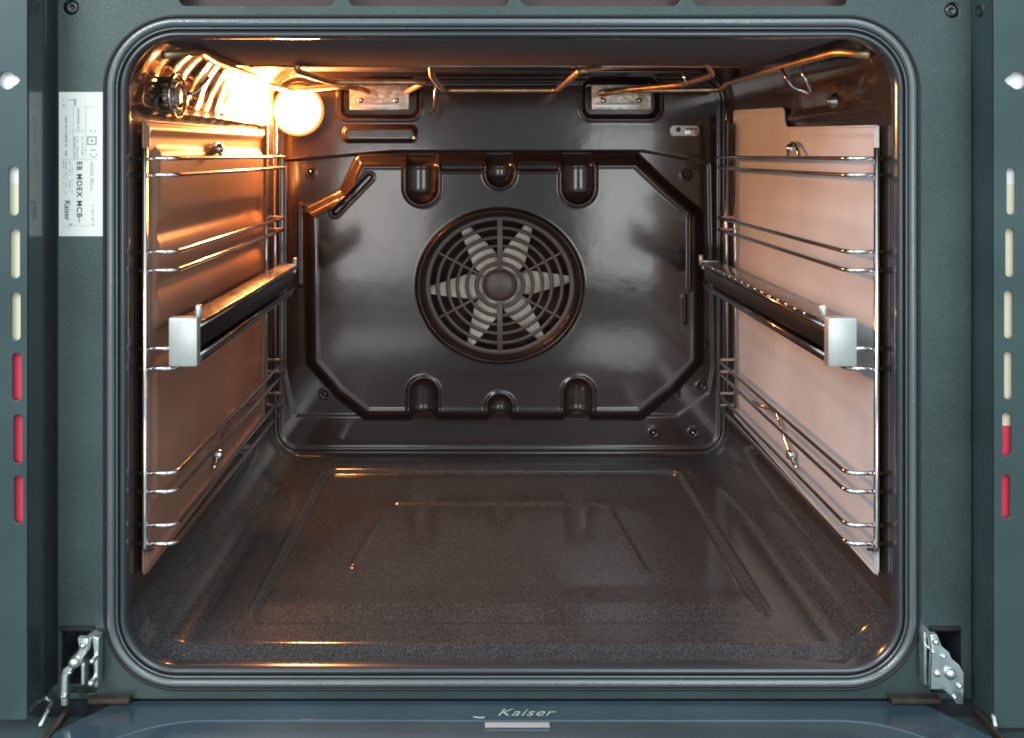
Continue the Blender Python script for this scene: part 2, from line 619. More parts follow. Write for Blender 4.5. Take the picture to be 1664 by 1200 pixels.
for a, b in ((34.0, 41), (50, 56), (66, 71.5), (80.5, 87), (97, 103.5), (112, 121)):
    link('grille_ring', ring(a * KB, b * KB, gy), 'grille', grille)
link('grille_hub', lathe_mesh([(0.0001, gy - 0.0016), (18 * KB, gy - 0.0014), (25 * KB, gy - 0.0004), (28 * KB, gy + 0.0012), (28 * KB, gy + 0.003)],
                              (FC.x, 0, FC.z), 64, .925), 'grille', grille)
for ang, wd in ((90, 4.2), (270, 4.2), (30, 2.0), (150, 2.0), (210, 2.0), (330, 2.0)):
    a = rad(ang)
    dx, dz = math.cos(a), math.sin(a)
    nx, nz = -dz * wd * KB, dx * wd * KB
    r0, r1 = 26 * KB, 114 * KB
    q = [(FC.x + dx * r0 + nx, FC.z + (dz * r0 + nz) * .925), (FC.x + dx * r0 - nx, FC.z + (dz * r0 - nz) * .925),
         (FC.x + dx * r1 - nx, FC.z + (dz * r1 - nz) * .925), (FC.x + dx * r1 + nx, FC.z + (dz * r1 + nz) * .925)]
    link('grille_spoke', prism_mesh(q, gy - 0.0006, gy + 0.0022, 0.0004), 'grille', grille)

fan = empty('fan', parent=oven)
fy = gy + 0.0075
tips = [(748, 362, 24), (861, 360, 20), (932, 452, 20), (884, 552, 24), (765, 562, 20), (692, 474, 20)]
for tx, ty, wd in tips:
    t = P(tx, ty, YB); c = FC
    dx, dz = t.x - c.x, (t.z - c.z) / .925
    L = math.hypot(dx, dz); dx /= L; dz /= L
    n = (-dz, dx)
    verts = []
    for (al, w0, w1, dy) in ((.20, -16, 16, .002), (.40, -23, 20, .004), (.70, -15, 12, .004), (1.02, -6, 2, .003)):
        for wv in (w0, w1):
            x = c.x + dx * L * al + n[0] * wv * KB
            z = c.z + (dz * L * al + n[1] * wv * KB) * .925
            verts.append((x, fy + (dy if wv < 0 else 0), z))
    nv = len(verts)
    verts += [(x, y + 0.0012, z) for x, y, z in verts]
    faces = []
    for i in range(3):
        a = i * 2
        faces += [(a, a + 1, a + 3, a + 2), (nv + a, nv + a + 2, nv + a + 3, nv + a + 1),
                  (a, a + 2, nv + a + 2, nv + a), (a + 1, nv + a + 1, nv + a + 3, a + 3)]
    faces += [(0, nv, nv + 1, 1), (6, 7, nv + 7, nv + 6)]
    link('fan_blade', mesh(verts, faces), 'fan_blade', fan, smooth=False)
link('fan_hub', lathe_mesh([(0.0001, fy - .001), (30 * KB, fy - .001), (30 * KB, fy + .004)], (FC.x, 0, FC.z), 40, .925), 'fan_blade', fan)
link('fan_chamber', lathe_mesh([(120 * KB, YB - .004), (122 * KB, fy + .03), (0.0001, fy + .03)], (FC.x, 0, FC.z), 64, .925), 'grille', oven)

# ------------------------------------------------------------------ lamp on the rear wall
lc = P(485, 180, YB)
lamp = empty('oven_lamp', parent=oven)
R = 0.0232
link('lamp_ring', lathe_mesh([(R + .0035, YB + .001), (R + .0035, YB - .004), (R + .001, YB - .006), (R - .001, YB - .004)], (lc.x, 0, lc.z), 56), 'halo_collar', lamp)
prof = [(R * math.cos(rad(a)) + .0001, YB - .004 - .009 * math.sin(rad(a))) for a in range(0, 91, 9)]
link('lamp_lens', lathe_mesh(prof[::-1], (lc.x, 0, lc.z), 48), 'lamp_glass', lamp)

# ------------------------------------------------------------------ heater terminals, clip, sensor
for i, (cx, cy, hx, hy) in enumerate(TERM):
    t = empty('heater_terminal', parent=oven)
    y0 = YB - 0.002
    a = P(cx - 48, cy + 19, YB); b = P(cx + 48, cy - 20, YB)
    link('terminal_block', box_mesh((a.x, y0 - 0.003, a.z), (b.x, y0 + 0.010, b.z), 0.001), 'ceramic', t)
    link('terminal_plate', box_mesh((a.x + .004, y0 - 0.0045, a.z + .002), (b.x - .012, y0 - 0.0030, a.z + .007), 0.0005), 'satin_silver', t)
    for q in (-30, 28):
        c = P(cx + q, cy + 4, YB)
        link('terminal_screw', lathe_mesh([(0.0001, y0 - .0058), (.0028, y0 - .0056), (.0032, y0 - .0032)], (c.x, 0, c.z), 16), 'chrome', t)
c = P(675, 225, YB)
link('pad_rivet', lathe_mesh([(0.0001, YB - .0065), (.0022, YB - .0062), (.003, YB - .004)], (c.x, 0, c.z), 16), 'chrome', oven)
lp = rrect(PX(1088, YB), PX(1134, YB), PZ(221, YB), PZ(205, YB), .004, 4)
cc = P(1101, 211, YB)
hole = [(cc.x + .0028 * math.cos(rad(a)), cc.z + .0028 * math.sin(rad(a))) for a in range(0, 360, 24)]
clip = link('wall_clip', sheet_mesh([lp, hole], YB - 0.0035, 0.001, 0.0003), 'satin_silver', oven)
link('clip_tab', box_mesh((PX(1112, YB), YB - .0070, PZ(219, YB)), (PX(1132, YB), YB - .0045, PZ(209, YB)), .0006), 'chrome', clip)

for px_, py_ in ((1062, 703), (1126, 703), (505, 280)):  # chrome dots added so the wall holes show bright glints
    c = P(px_, py_, YB)
    link('hole_glint', lathe_mesh([(0.0001, YB - .0022), (.0012, YB - .0018), (.0018, YB - .0002), (.0018, YB + .002)], (c.x, 0, c.z), 14), 'chrome', oven)

# ------------------------------------------------------------------ grill heating element hanging under the ceiling
ez = 0.0665
heater = empty('grill_element', parent=oven)


def E(px, py, z=ez):
    dy = z * F / (VY - py) - D
    return Vector(((px - VX) * (D + dy) / F, min(dy, YB - .01), z))


tubes = [
    [P(972, 152, .395), E(990, 149.5), E(1080, 148.5), E(1172, 146), (0.226, 0.30, ez), (0.226, 0.13, ez), (0.232, 0.04, ez + .001), (0.242, 0.015, ez - .004)],
    [P(975, 154, .398), E(1020, 146), E(1108, 138), E(1160, 122), (0.172, 0.170, .079)],
    [(0.19, 0.170, .079), (0.17, 0.196, .0745), (0.10, 0.200, .0725), E(942, 116), E(903, 149), E(722, 150), E(702, 124), (-0.042, 0.195, .077), (-0.050, 0.14, .079)],
    [P(600, 150, .395), E(590, 146), E(560, 140), E(470, 147), E(432, 138), (-0.192, 0.20, ez), (-0.192, 0.10, ez), (-0.186, 0.04, ez + .001), (-0.200, 0.016, ez - .004)],
    [P(660, 150, .398), E(690, 134), E(540, 134), E(512, 126), E(482, 116, ez + .001), (-.15, .19, .077), (-.16, .15, .079)],
]
for t in tubes:
    link('heating_tube', tube_mesh(t, 0.0027, 12, 0.012), 'element_tube', heater)
for pts in ([P(1270, 112, .115), P(1288, 143, .112), P(1318, 152, .107)], [P(1300, 108, .105), P(1318, 150, .105)],
            [P(1110, 112, .23), P(1114, 138, .23)], [P(708, 128, .33), P(707, 150, .33), P(706, 178, .34), P(698, 186, .36)],
            [P(340, 125, .11), P(322, 150, .11), P(292, 156, .107)]):
    link('tube_bracket', tube_mesh(pts, 0.0024 if pts[0].y == .33 else 0.0013, 10, 0.004), 'element_tube' if pts[0].y == .33 else 'chrome', heater)
for sgn, px in ((1, 1357), (-1, 222)):
    x = X1 - .0005 if sgn > 0 else X0 + .0005
    me = lathe_mesh([(0.0001, 0), (.0034, .0004), (.0044, .0035), (.0060, .0050)], (0, 0, 0), 12)
    me.transform(Matrix.Translation((x - sgn * .005, .102, .0385)) @ Matrix.Rotation(rad(-90 * sgn), 4, 'Z'))
    link('bracket_nut', me, 'chrome', heater)

# ribbed round fitting on the upper left wall
fit = empty('wall_fitting', parent=oven)
fx, fyy, fz = X0 + .002, 0.072, 0.0405
for r, t, m in ((.0175, .0013, 'chrome'), (.0105, .0016, 'chrome')):
    pts = [(fx + .006, fyy + r * math.cos(rad(a)), fz + r * .86 * math.sin(rad(a))) for a in range(0, 361, 12)]
    link('fitting_ring', tube_mesh(pts, t, 8, 0, False), m, fit)
for k_ in range(10):
    a = rad(36 * k_)
    y_, z_ = fyy + .0135 * math.cos(a), fz + .0135 * .86 * math.sin(a)
    link('fitting_rib', tube_mesh([(fx - .002, y_, z_), (fx + .004, y_, z_), (fx + .0075, fyy + .011 * math.cos(a), fz + .0095 * math.sin(a))], .0016, 8), 'element_tube', fit)
me = lathe_mesh([(0.0001, 0), (.006, .0005), (.008, .003), (.009, .009)], (0, 0, 0), 20)
me.transform(Matrix.Translation((fx + .008, fyy, fz)) @ Matrix.Rotation(rad(90), 4, 'Z'))
link('fitting_hub', me, 'satin_silver', fit)

# ------------------------------------------------------------------ front frame, flange, gasket


def ring_path(off, n=14):
    r = RC + off
    return rrect(X0 - off, X1 + off, Z0 - off, Z1 - .015 + off, r, n)


def sweep_ring(profile, n=16):
    """profile [(offset outwards, y)] swept round the mouth"""
    loops = [ring_path(o_, n) for o_, _ in profile]
    m = len(loops[0]); verts = []; faces = []
    for lp_, (_, y) in zip(loops, profile):
        verts += [(x, y, z) for x, z in lp_]
    for i in range(len(profile) - 1):
        for j in range(m):
            j2 = (j + 1) % m
            faces.append((i * m + j, i * m + j2, (i + 1) * m + j2, (i + 1) * m + j))
    return mesh(verts, faces)


link('mouth_flange', sweep_ring([(0.0, .0085), (-.0004, .004), (0, 0), (.0010, -.0018), (.0022, -.0020), (.0034, -.0006), (.0040, .0016), (.0062, .0022), (.0150, .0022)]), 'flange', oven)


def circ(o_, y, r, ry, n=18):
    return [(o_ + r * math.cos(rad(360 * i / n)), y + ry * math.sin(rad(360 * i / n))) for i in range(n + 1)]


link('gasket_bead', sweep_ring(circ(.0056, .0004, .0007, .0012, 10)), 'gasket', oven)
link('door_gasket', sweep_ring(circ(.0092, -.0004, .0026, .0022)), 'gasket', oven)
link('gasket_lip', sweep_ring(circ(.0128, -.0002, .0011, .0016, 10)), 'rubber_and_shade', oven)

fx0, fx1 = -.2588, .2974
ztop, zbot = .260, -.3312
outer = rrect(fx0, fx1, zbot, ztop, .001, 2)
holes = [ring_path(.0125, 16)]
for a, b in ((290, 546), (565, 829), (845, 1106), (1125, 1378)):
    holes.append(rrect(PX(a, 0), PX(b, 0), PZ(11, 0), PZ(-44, 0), .0045, 5))
holes.append(rrect(PX(99, 0), PX(158, 0), PZ(1128, 0), PZ(1022, 0), .001, 2))
holes.append(rrect(PX(1512, 0), PX(1563, 0), PZ(1128, 0), PZ(1022, 0), .001, 2))
SCR = [(115, 12), (1548, 17)]
for px, py in SCR:
    c = P(px, py, 0)
    holes.append([(c.x + .0052 * math.cos(rad(a)), c.z + .0052 * math.sin(rad(a))) for a in range(0, 360, 15)])
link('front_frame', sheet_mesh([outer] + holes, 0.0008, 0.0012, 0.0004), 'frame_metal', oven)
for px, py in SCR:
    c = P(px, py, 0)
    s_ = link('frame_screw', lathe_mesh([(0.0001, .0028), (.0010, .0028), (.0014, .0012), (.0030, .0008), (.0036, .0022), (.0052, .0026), (.0056, .0060)], (c.x, 0, c.z), 24), 'screw', oven)
link('base_plate', box_mesh((-.46, .004, -.372), (.49, .42, PZ(1131, 0))), 'flange', oven)
link('frame_skirt', box_mesh((-.46, .0045, -.372), (.49, .006, -.325)), 'frame_metal', oven)
# vent backs and hinge pockets
link('vent_channel', box_mesh((PX(270, 0), .016, PZ(30, 0)), (PX(1400, 0), .020, ztop)), 'grille', oven)
link('vent_channel_floor', box_mesh((PX(270, 0), .003, PZ(19, 0)), (PX(1400, 0), .016, PZ(16, 0))), 'grille', oven)


def pocket(xa, xb, za, zb, y0, y1):
    v_ = [(xa, y0, za), (xb, y0, za), (xb, y0, zb), (xa, y0, zb), (xa, y1, za), (xb, y1, za), (xb, y1, zb), (xa, y1, zb)]
    return mesh(v_, [(4, 5, 6, 7), (0, 1, 5, 4), (1, 2, 6, 5), (2, 3, 7, 6), (3, 0, 4, 7)])


for a, b in ((97, 160), (1510, 1565)):
    link('hinge_pocket', pocket(PX(a, 0), PX(b, 0), PZ(1130, 0), PZ(1020, 0), .003, .03), 'flange', oven, smooth=False)
    link('slot_shade', box_mesh((PX(a, 0), -.0016, PZ(1024, 0)), (PX(b - 6, 0), .0000, PZ(1017, 0)), .0003), 'rubber_and_shade', oven)  # black strip painting the shadow in the slot above the hinge
# narrow upright seams pressed in the frame
for px in (1484, 1490):
    pass

# ------------------------------------------------------------------ side pillars with slots


def pillar(xin, xout, yf, slots, key, reds, label):
    g = empty('side_pillar', parent=oven); g['label'] = label
    lo, hi = min(xin, xout), max(xin, xout)
    zb = PZ(1168 if xin < 0 else 1182, yf)
    out = rrect(lo, hi, zb, ztop, .001, 2)
    hs = []
    for xa, xb, ya, yb in slots:
        hs.append(rrect(PX(xa, yf), PX(xb, yf), PZ(yb, yf), PZ(ya, yf), .0026, 5))
    kc = P(key[0], key[1], yf); r = .0055
    d = 1 if xin < 0 else -1
    kp = [(kc.x + d * r * math.cos(rad(a)), kc.z + r * math.sin(rad(a))) for a in range(35, 326, 15)]
    kp.append((kc.x + d * r * 1.15, kc.z - r * .42)); kp.append((kc.x + d * r * 1.5, kc.z)); kp.append((kc.x + d * r * 1.15, kc.z + r * .42))
    hs.append(kp)
    link('pillar_face', sheet_mesh([out] + hs, yf, .0010, .0003), 'side_metal', g)
    link('pillar_return', box_mesh((xin - .0006, yf + .0012, zb), (xin + .0006, .012, ztop)), 'flange' if xin < 0 else 'side_metal', g)  # darker material on the left return puts its dark reflection into the colour
    bx0, bx1 = lo + .001, hi - .003
    yb_ = yf + .0026
    zr = PZ(reds[0], yf)
    link('added_backing', box_mesh((bx0, yb_, zr), (bx1, yb_ + .003, PZ(reds[1], yf))), 'cream_board', g)  # boards added behind the slots, standing in for the background beyond
    link('added_backing', box_mesh((bx0, yb_, PZ(reds[1], yf)), (bx1, yb_ + .0031, ztop)), 'overexposed_white', g)  # plain white stands in for overexposed light from behind
    o_ = link('added_backing', box_mesh((bx0, yb_, zb), (bx1, yb_ + .0032, zr)), 'red_board', g)
    o_['label'] = 'red lower board added behind the slots to stand in for the background'
    return g


LS = [(14, 32, 270, 351), (16, 34, 371, 453), (18, 35, 474, 554), (20, 37, 573, 652), (22, 38, 673, 754), (23, 39, 772, 851)]
RS = [(1634, 1650, 272, 350), (1632, 1648, 370, 451), (1630, 1646, 471, 551), (1630, 1645, 570, 650), (1627, 1643, 670, 742), (1626, 1641, 770, 844)]
pillar(-.2640, -.460, -.029, LS, (12, 131), (560, 298), 'left slotted side pillar beside the frame')
pillar(.2995, .490, -.022, RS, (1653, 131), (694, 300), 'right slotted side pillar beside the frame')
# floors of the two channels behind the pillars' returns
link('channel_back', box_mesh((-.2634, .006, zbot), (-.2575, .0075, ztop)), 'rubber_and_shade', oven)  # black paints the shade of the left channel
link('channel_back', box_mesh((.2960, .006, zbot), (.2989, .0075, ztop)), 'side_metal', oven)
c = P(1605, 17, -.006)
me = lathe_mesh([(0.0001, 0), (.0018, .0001), (.0022, -.0008), (.0040, -.0006), (.0050, .0008)], (0, 0, 0), 20)
me.transform(Matrix.Translation((.2987, -.008, c.z)) @ Matrix.Rotation(rad(-90), 4, 'Z'))
link('channel_screw', me, 'screw', oven)

# ------------------------------------------------------------------ rating label
lab = empty('rating_label', parent=oven); lab['label'] = 'white rating label with upright printing'
ly = -.0006
lx0, lx1, lz0, lz1 = PX(96.5, 0), PX(167.5, 0), PZ(384, 0), PZ(150, 0)
link('label_sheet', box_mesh((lx0, ly, lz0), (lx1, ly + .0004, lz1)), 'label_white', lab)


def lt(body, px, py, size, m='label_ink', space=1.0, off=0.0, bold=0):
    me_ = text_mesh(body, size, 0, space, 0.00004, off)
    p = P(px, py, 0)
    # lies in the xz plane, reads downwards
    me_.transform(Matrix.Translation((p.x, ly - .0001, p.z)) @ Matrix.Rotation(rad(90), 4, 'Y') @ Matrix.Rotation(rad(90), 4, 'X'))
    return link('print', me_, m, lab, smooth=False)


lt('EB MOEX MCB', 129.5, 308, .0046, space=1.18, off=.0001)
lt('Kaiser', 110, 342, .0048, off=.00006)
lt('c.', 116.5, 366, .0036)


def rects(lst, m, y=None):
    verts, faces = [], []
    for xa, xb, ya, yb in lst:
        i = len(verts)
        yy = (ly - .0001) if y is None else y
        a = P(xa, ya, 0); b = P(xb, yb, 0)
        verts += [(a.x, yy, a.z), (b.x, yy, a.z), (b.x, yy, b.z), (a.x, yy, b.z)]
        faces.append((i, i + 1, i + 2, i + 3))
    o_ = link('print', mesh(verts, faces), m, lab, smooth=False)
    o_['kind'] = 'stuff'
    return o_


rg = random.Random(3)
R_ = []


def microline(x, w_, y0, y1, dens=.75):
    y = y0
    while y < y1:
        L = rg.uniform(.8, 2.2)
        if rg.random() < dens:
            R_.append((x + rg.uniform(0, .3), x + w_ - rg.uniform(0, .8), y, min(y + L, y1)))
        y += L + rg.uniform(.4, .8)


for x, w_, a, b, dn in ((106.5, 3.8, 190, 238, .9), (106.5, 3.8, 246, 254, .9), (126.5, 3.5, 176, 214, .8), (120.5, 3, 222, 243, .9), (120.5, 3, 246, 259, .9),
                        (125, 2.6, 222, 258, .7), (133, 3, 222, 228, .9), (133.5, 3, 233, 252, .8), (137.8, 2.2, 233, 252, .6), (147, 3, 212, 215, 1),
                        (154, 3, 212, 215, 1), (103, 2.2, 262, 316, .5), (107, 2.2, 262, 318, .55), (113, 2.2, 262, 316, .5), (117, 2, 266, 314, .45),
                        (148, 2.6, 264, 310, .9), (151.5, 2, 264, 306, .7), (150, 3.4, 333, 366, .55), (128, 3, 352, 366, .5), (103, 3, 162, 176, .6)):
    microline(x, w_, a, b, dn)
rects(R_, 'label_grey')
L2 = [(119.4, 119.9, 172, 255), (140, 140.5, 176, 258), (136, 160, 174, 174.6), (119.5, 140, 213, 213.6), (102, 160, 259.6, 260.1),
      (103, 160, 367, 367.4), (121, 124.5, 161, 172), (112, 121, 162, 163.5)]
L2 += [(142, 158, 222, 224), (142, 158, 234, 236), (142, 144.5, 224, 234), (155.5, 158, 224, 234), (148, 152, 227, 231), (148, 156, 243, 245.2),
       (147, 148.5, 250, 254), (157, 158.5, 250, 254), (149, 156.5, 254.5, 256)]
rects(L2, 'label_grey')

# ------------------------------------------------------------------ side liners


def liner(xw, sgn, outline, hfun, m, label):
    """outline [(y, z)]; pressed sheet standing off the side wall, sgn = direction to the cavity centre"""
    yy_ = np.arange(.012, .372, .0016); zz = np.arange(-.272, .050, .0016)
    A, B = np.meshgrid(yy_, zz)
    s_ = sd_poly(A, B, outline)
    hh = hfun(A, B, s_) + 0.0012 * np.exp(-((s_ + .004) / .0018) ** 2)
    # snap the rim onto the outline so that the edge is clean
    ok = sd_poly(A[:-1, :-1] + .0008, B[:-1, :-1] + .0008, outline) < 0
    Xp = xw + sgn * hh
    return Xp, A, B, ok


def clip_grid(Xp, A, B, ok, outline):
    nr, nc = A.shape
    A = A.copy(); B = B.copy()
    use = np.zeros(A.shape, bool)
    for di in (0, 1):
        for dj in (0, 1):
            use[di:nr - 1 + di, dj:nc - 1 + dj] |= ok
    full = np.zeros(A.shape, int)
    for di in (0, 1):
        for dj in (0, 1):
            full[di:nr - 1 + di, dj:nc - 1 + dj] += ok
    rim = use & (full < 4)
    n = len(outline)
    for i, j in zip(*np.where(rim)):
        best = None
        p = (A[i, j], B[i, j])
        for q in range(n):
            ax, ay = outline[q]; bx, by = outline[(q + 1) % n]
            dx, dy = bx - ax, by - ay
            t = max(0, min(1, ((p[0] - ax) * dx + (p[1] - ay) * dy) / (dx * dx + dy * dy)))
            c_ = (ax + t * dx, ay + t * dy)
            d_ = math.dist(c_, p)
            if best is None or d_ < best[0]: best = (d_, c_)
        A[i, j], B[i, j] = best[1]
    return A, B


OR_ = [(.020, .0180), (.198, .0220), (.204, .0262), (.206, .0385), (.362, .0435), (.362, -.257), (.020, -.2655)]
OL_ = [(.020, .0215), (.350, .0235), (.350, -.257), (.020, -.2655)]


def h_right(A, B, s_):
    h_ = np.zeros_like(A)
    for zc in (-.045, -.105, -.165, -.215):
        h_ += .0009 * np.exp(-((B - zc) / .007) ** 2) * sstep(-.004, -.02, s_)
    return h_


def h_left(A, B, s_):
    h_ = np.zeros_like(A)
    fr = sd_box(A, B, .185, -.055, .148, .058, .008)
    h_ += .0035 * sstep(.003, -.003, fr)
    fr2 = sd_box(A, B, .185, -.180, .148, .045, .008)
    h_ += .0025 * sstep(.003, -.003, fr2)
    for zc in (-.050, -.085):
        h_ -= .0055 * np.exp(-((B - zc) / .0075) ** 2) * sstep(.002, -.01, fr)
    h_ += .0016 * np.exp(-((s_ + .006) / .0025) ** 2)
    return h_


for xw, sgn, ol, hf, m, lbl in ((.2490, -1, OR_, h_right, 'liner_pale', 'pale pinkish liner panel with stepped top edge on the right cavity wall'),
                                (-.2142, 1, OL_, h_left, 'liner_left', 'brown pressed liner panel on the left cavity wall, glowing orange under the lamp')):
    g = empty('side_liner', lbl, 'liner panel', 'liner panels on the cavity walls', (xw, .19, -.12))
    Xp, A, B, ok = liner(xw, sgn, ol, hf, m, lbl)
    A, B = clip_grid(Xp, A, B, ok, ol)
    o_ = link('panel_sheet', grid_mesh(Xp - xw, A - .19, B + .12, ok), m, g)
    # rolled rim
    pts = [(0, y - .19, z + .12) for y, z in ol]
    pts.append(pts[0])
    link('panel_rim', tube_mesh(smooth_path(pts, .005), .0009, 8, 0, False), m, g)
    for (y_, z_) in ((.175, .005), (.175, -.238)):
        me = lathe_mesh([(0.0001, 0), (.0030, .0004), (.0040, .0020), (.0040, .0060)], (0, 0, 0), 14)
        me.transform(Matrix.Translation((sgn * .008, y_ - .19, z_ + .12)) @ Matrix.Rotation(rad(90 * sgn), 4, 'Z'))
        link('mounting_nut', me, 'chrome', g)

# ------------------------------------------------------------------ wire racks
LV = [-.0023, -.0127, -.0608, -.0724, -.1213, -.1339, -.1994, -.2109, -.2320, -.2436]


def rack(label, xr, xp, xw, xb2):
    """xr rail wires, xp posts, xw wall end, xb2 second rear upright"""
    g = empty('shelf_rack', label, 'wire rack', 'wire shelf racks on the cavity sides', (xp, .18, LV[-1] - .004))
    ox, oy, oz = g.location
    T = lambda pts: [(a - ox, b - oy, c_ - oz) for a, b, c_ in pts]
    sg = 1 if xw > 0 else -1
    yf, yb = .016, .345
    link('rack_post', tube_mesh(T([(xp, yf - .0022, .0045), (xp, yf - .0022, LV[-1] - .003), (xp + sg * .0003, yf + .010, LV[-1] - .0075)]), .0016, 10, .003), 'chrome', g)
    link('rack_post', tube_mesh(T([(xp, yb, .0300), (xp, yb, LV[-1] - .003)]), .0018, 10), 'chrome', g)
    link('rack_post', tube_mesh(T([(xb2, yb + .012, .034), (xb2, yb + .012, LV[-2])]), .0018, 10), 'chrome', g)
    for z in LV:
        pts = [(xw, yf, z), (xr, yf, z), (xr, yb, z), (xw - sg * .004, yb, z)]
        link('shelf_wire', tube_mesh(T(pts), .0015, 10, .007), 'chrome', g)
    # hooks that hang the rack on its bolts
    link('rack_hook', tube_mesh(T([(xp - sg * .002, .150, LV[0]), (xp, .165, .008), (xp + sg * .001, .180, .010), (xp, .186, LV[0])]), .0015, 8, .005), 'chrome', g)
    link('rack_hook', tube_mesh(T([(xr, .235, LV[7]), (xp, .215, LV[7] - .004), (xp, .190, LV[8]), (xp, .176, LV[9] + .002), (xp, .165, LV[9] - .002)]), .0015, 8, .006), 'chrome', g)
    return g


rack('chromed wire shelf rack on the right cavity wall, over the pale pinkish liner', .228, .2455, .2515, .240)
rack('chromed wire shelf rack on the left cavity wall, lit orange by the lamp', -.1925, -.2110, -.2168, -.205)

# ------------------------------------------------------------------ telescopic runners


def runner(label, xa, xb, yb, sgn):
    """xa inner face, xb outer face (towards the wall)"""
    g = empty('telescopic_runner', label, 'shelf runner', 'telescopic runners clipped to the racks', ((xa + xb) / 2, .01, -.13))
    ox, oy, oz = g.location
    lo, hi = min(xa, xb), max(xa, xb)
    zt, zb = -.1035, -.1290

    def bx(name, x0, x1, y0, y1, z0, z1, m, bev=.0006):
        return link(name, box_mesh((x0 - ox, y0 - oy, z0 - oz), (x1 - ox, y1 - oy, z1 - oz), bev), m, g)
    # outer channel: top and bottom flanges with a dark slot between
    bx('top_flange', lo + .001, hi, .012, yb, zt - .0030, zt, 'rail_steel')
    bx('bottom_flange', lo + .001, hi, .012, yb - .02, zb, zb + .0028, 'rail_steel')
    wl = (hi - .002, hi) if sgn > 0 else (lo + .0006, lo + .0026)
    bx('channel_web', wl[0], wl[1], .012, yb - .01, zb + .0024, zt - .0026, 'rail_dark')
    c0 = (lo + .0022, hi - .004) if sgn > 0 else (lo + .004, hi - .0022)
    bx('slide_bar', c0[0], c0[1], .012, yb - .006, zb + .0075, zt - .0055, 'rail_dark', .0015)
    lx = lo + .0008 if sgn > 0 else hi - .0008
    link('slide_lip', tube_mesh([(lx - ox, .012 - oy, zt - .0030 - oz), (lx - ox, yb - oy, zt - .0030 - oz)], .0012, 8), 'chrome', g)
    link('slide_lip', tube_mesh([(lx - ox, .012 - oy, zb + .0046 - oz), (lx - ox, yb - .012 - oy, zb + .0046 - oz)], .0011, 8), 'chrome', g)
    # ball cage glints along the lips
    for i in range(14):
        y = .05 + i * (yb - .08) / 14
        me_ = lathe_mesh([(.0001, -.0014), (.0010, -.0010), (.0014, 0), (.0010, .0010), (.0001, .0014)], (lx - ox, y - oy, zt - .0012 - oz), 8)
        link('ball', me_, 'chrome', g)
    # front stop bracket
    bx('end_bracket', lo, hi, .004, .012, -.1302, -.1000, 'satin_silver', .0014)
    px_ = hi - .002 if sgn < 0 else lo + .0005
    for y, zz_, nm in ((.014, -.0995, 'stop_pin'), (yb, -.1035, 'stop_pin')):
        link(nm, tube_mesh([(px_ - ox, y - oy, zz_ - .004 - oz), (px_ - ox, y - oy, zz_ + .0055 - oz), (px_ - ox, y - oy, zz_ + .0062 - oz)], [.0021, .0021, .0012], 12), 'satin_silver', g)
    bx('rear_stop', lo + .001, hi - .001, yb - .004, yb + .004, zt - .008, zt + .0008, 'chrome', .001)
    for y in (.06, .20):
        bx('rack_clip', (hi - .002) if sgn > 0 else (lo - .006), (hi + .006) if sgn > 0 else (lo + .002), y, y + .009, -.1352, -.1180, 'satin_silver', .0006)
    return g


runner('telescopic shelf runner with a satin silver end bracket on the left rack', -.1755, -.1932, .318, -1)
runner('telescopic shelf runner with a satin silver end bracket on the right rack', .2118, .2297, .346, 1)

# ------------------------------------------------------------------ open door below
door = empty('door', parent=oven)
dz = -.3322


def slab(poly_xy, z0, z1, bevel=0.0):
    bm = bmesh.new()
    f = bm.faces.new([bm.verts.new((x, y, z0)) for x, y in poly_xy])
    r = bmesh.ops.extrude_face_region(bm, geom=[f])
    for q in r['geom']:
        if isinstance(q, bmesh.types.BMVert): q.co.z = z1
    bmesh.ops.recalc_face_normals(bm, faces=list(bm.faces))
    if bevel:
        bmesh.ops.bevel(bm, geom=list(bm.edges), offset=bevel, segments=2, profile=.6, affect='EDGES')
    me_ = bpy.data.meshes.new('m'); bm.to_mesh(me_); bm.free()
    me_.shade_smooth(); me_.set_sharp_from_angle(angle=rad(45))
    return me_


gx0, gx1 = -.222, .2645
link('door_panel', slab([(-.285, -.46), (.322, -.46), (.322, -.012), (.300, -.006), (-.262, -.006), (-.285, -.012)], dz - .022, dz - .0065, .001), 'door_edge', door)
glass = [(gx0, -.0008), (-.250, -.036), (-.262, -.060), (-.262, -.44), (.298, -.44), (.298, -.060), (.290, -.036), (gx1, -.0008)]
link('door_glass', slab(glass, dz - .0045, dz, .0008), 'door_glass', door)
# printed border line with round corners on the glass
bl = smooth_path([(-.235, -.30, dz + .0003), (-.235, -.060, dz + .0003), (-.190, -.0208, dz + .0003), (.235, -.0208, dz + .0003), (.275, -.060, dz + .0003), (.275, -.30, dz + .0003)], .03, 10)
link('border_ridge', tube_mesh([p - Vector((0, 0, .0011)) for p in bl], .0014, 12), 'door_glass', door)
lg = text_mesh('Kaiser', .0118, .45, 1.10, .00004, .00002)
c = P(843, 1160, 0)
lg.transform(Matrix.Translation((.0245, -.0140, dz + .0004)) @ Matrix.Diagonal((1.0, .82, 1, 1)))
link('logo_lettering', lg, 'logo_white', door, smooth=False)
sw = [(.0010, -.0185, dz + .0004), (-.0015, -.0192, dz + .0004), (-.0058, -.0180, dz + .0004)]
link('logo_swash', tube_mesh(sw, .0004, 6, .003), 'logo_white', door)
link('logo_bar', box_mesh((PX(788, -.026), -.0284, dz + .0002), (PX(893, -.026), -.0240, dz + .0008), .0001), 'bar_print', door)

# door hinges with zinc arms


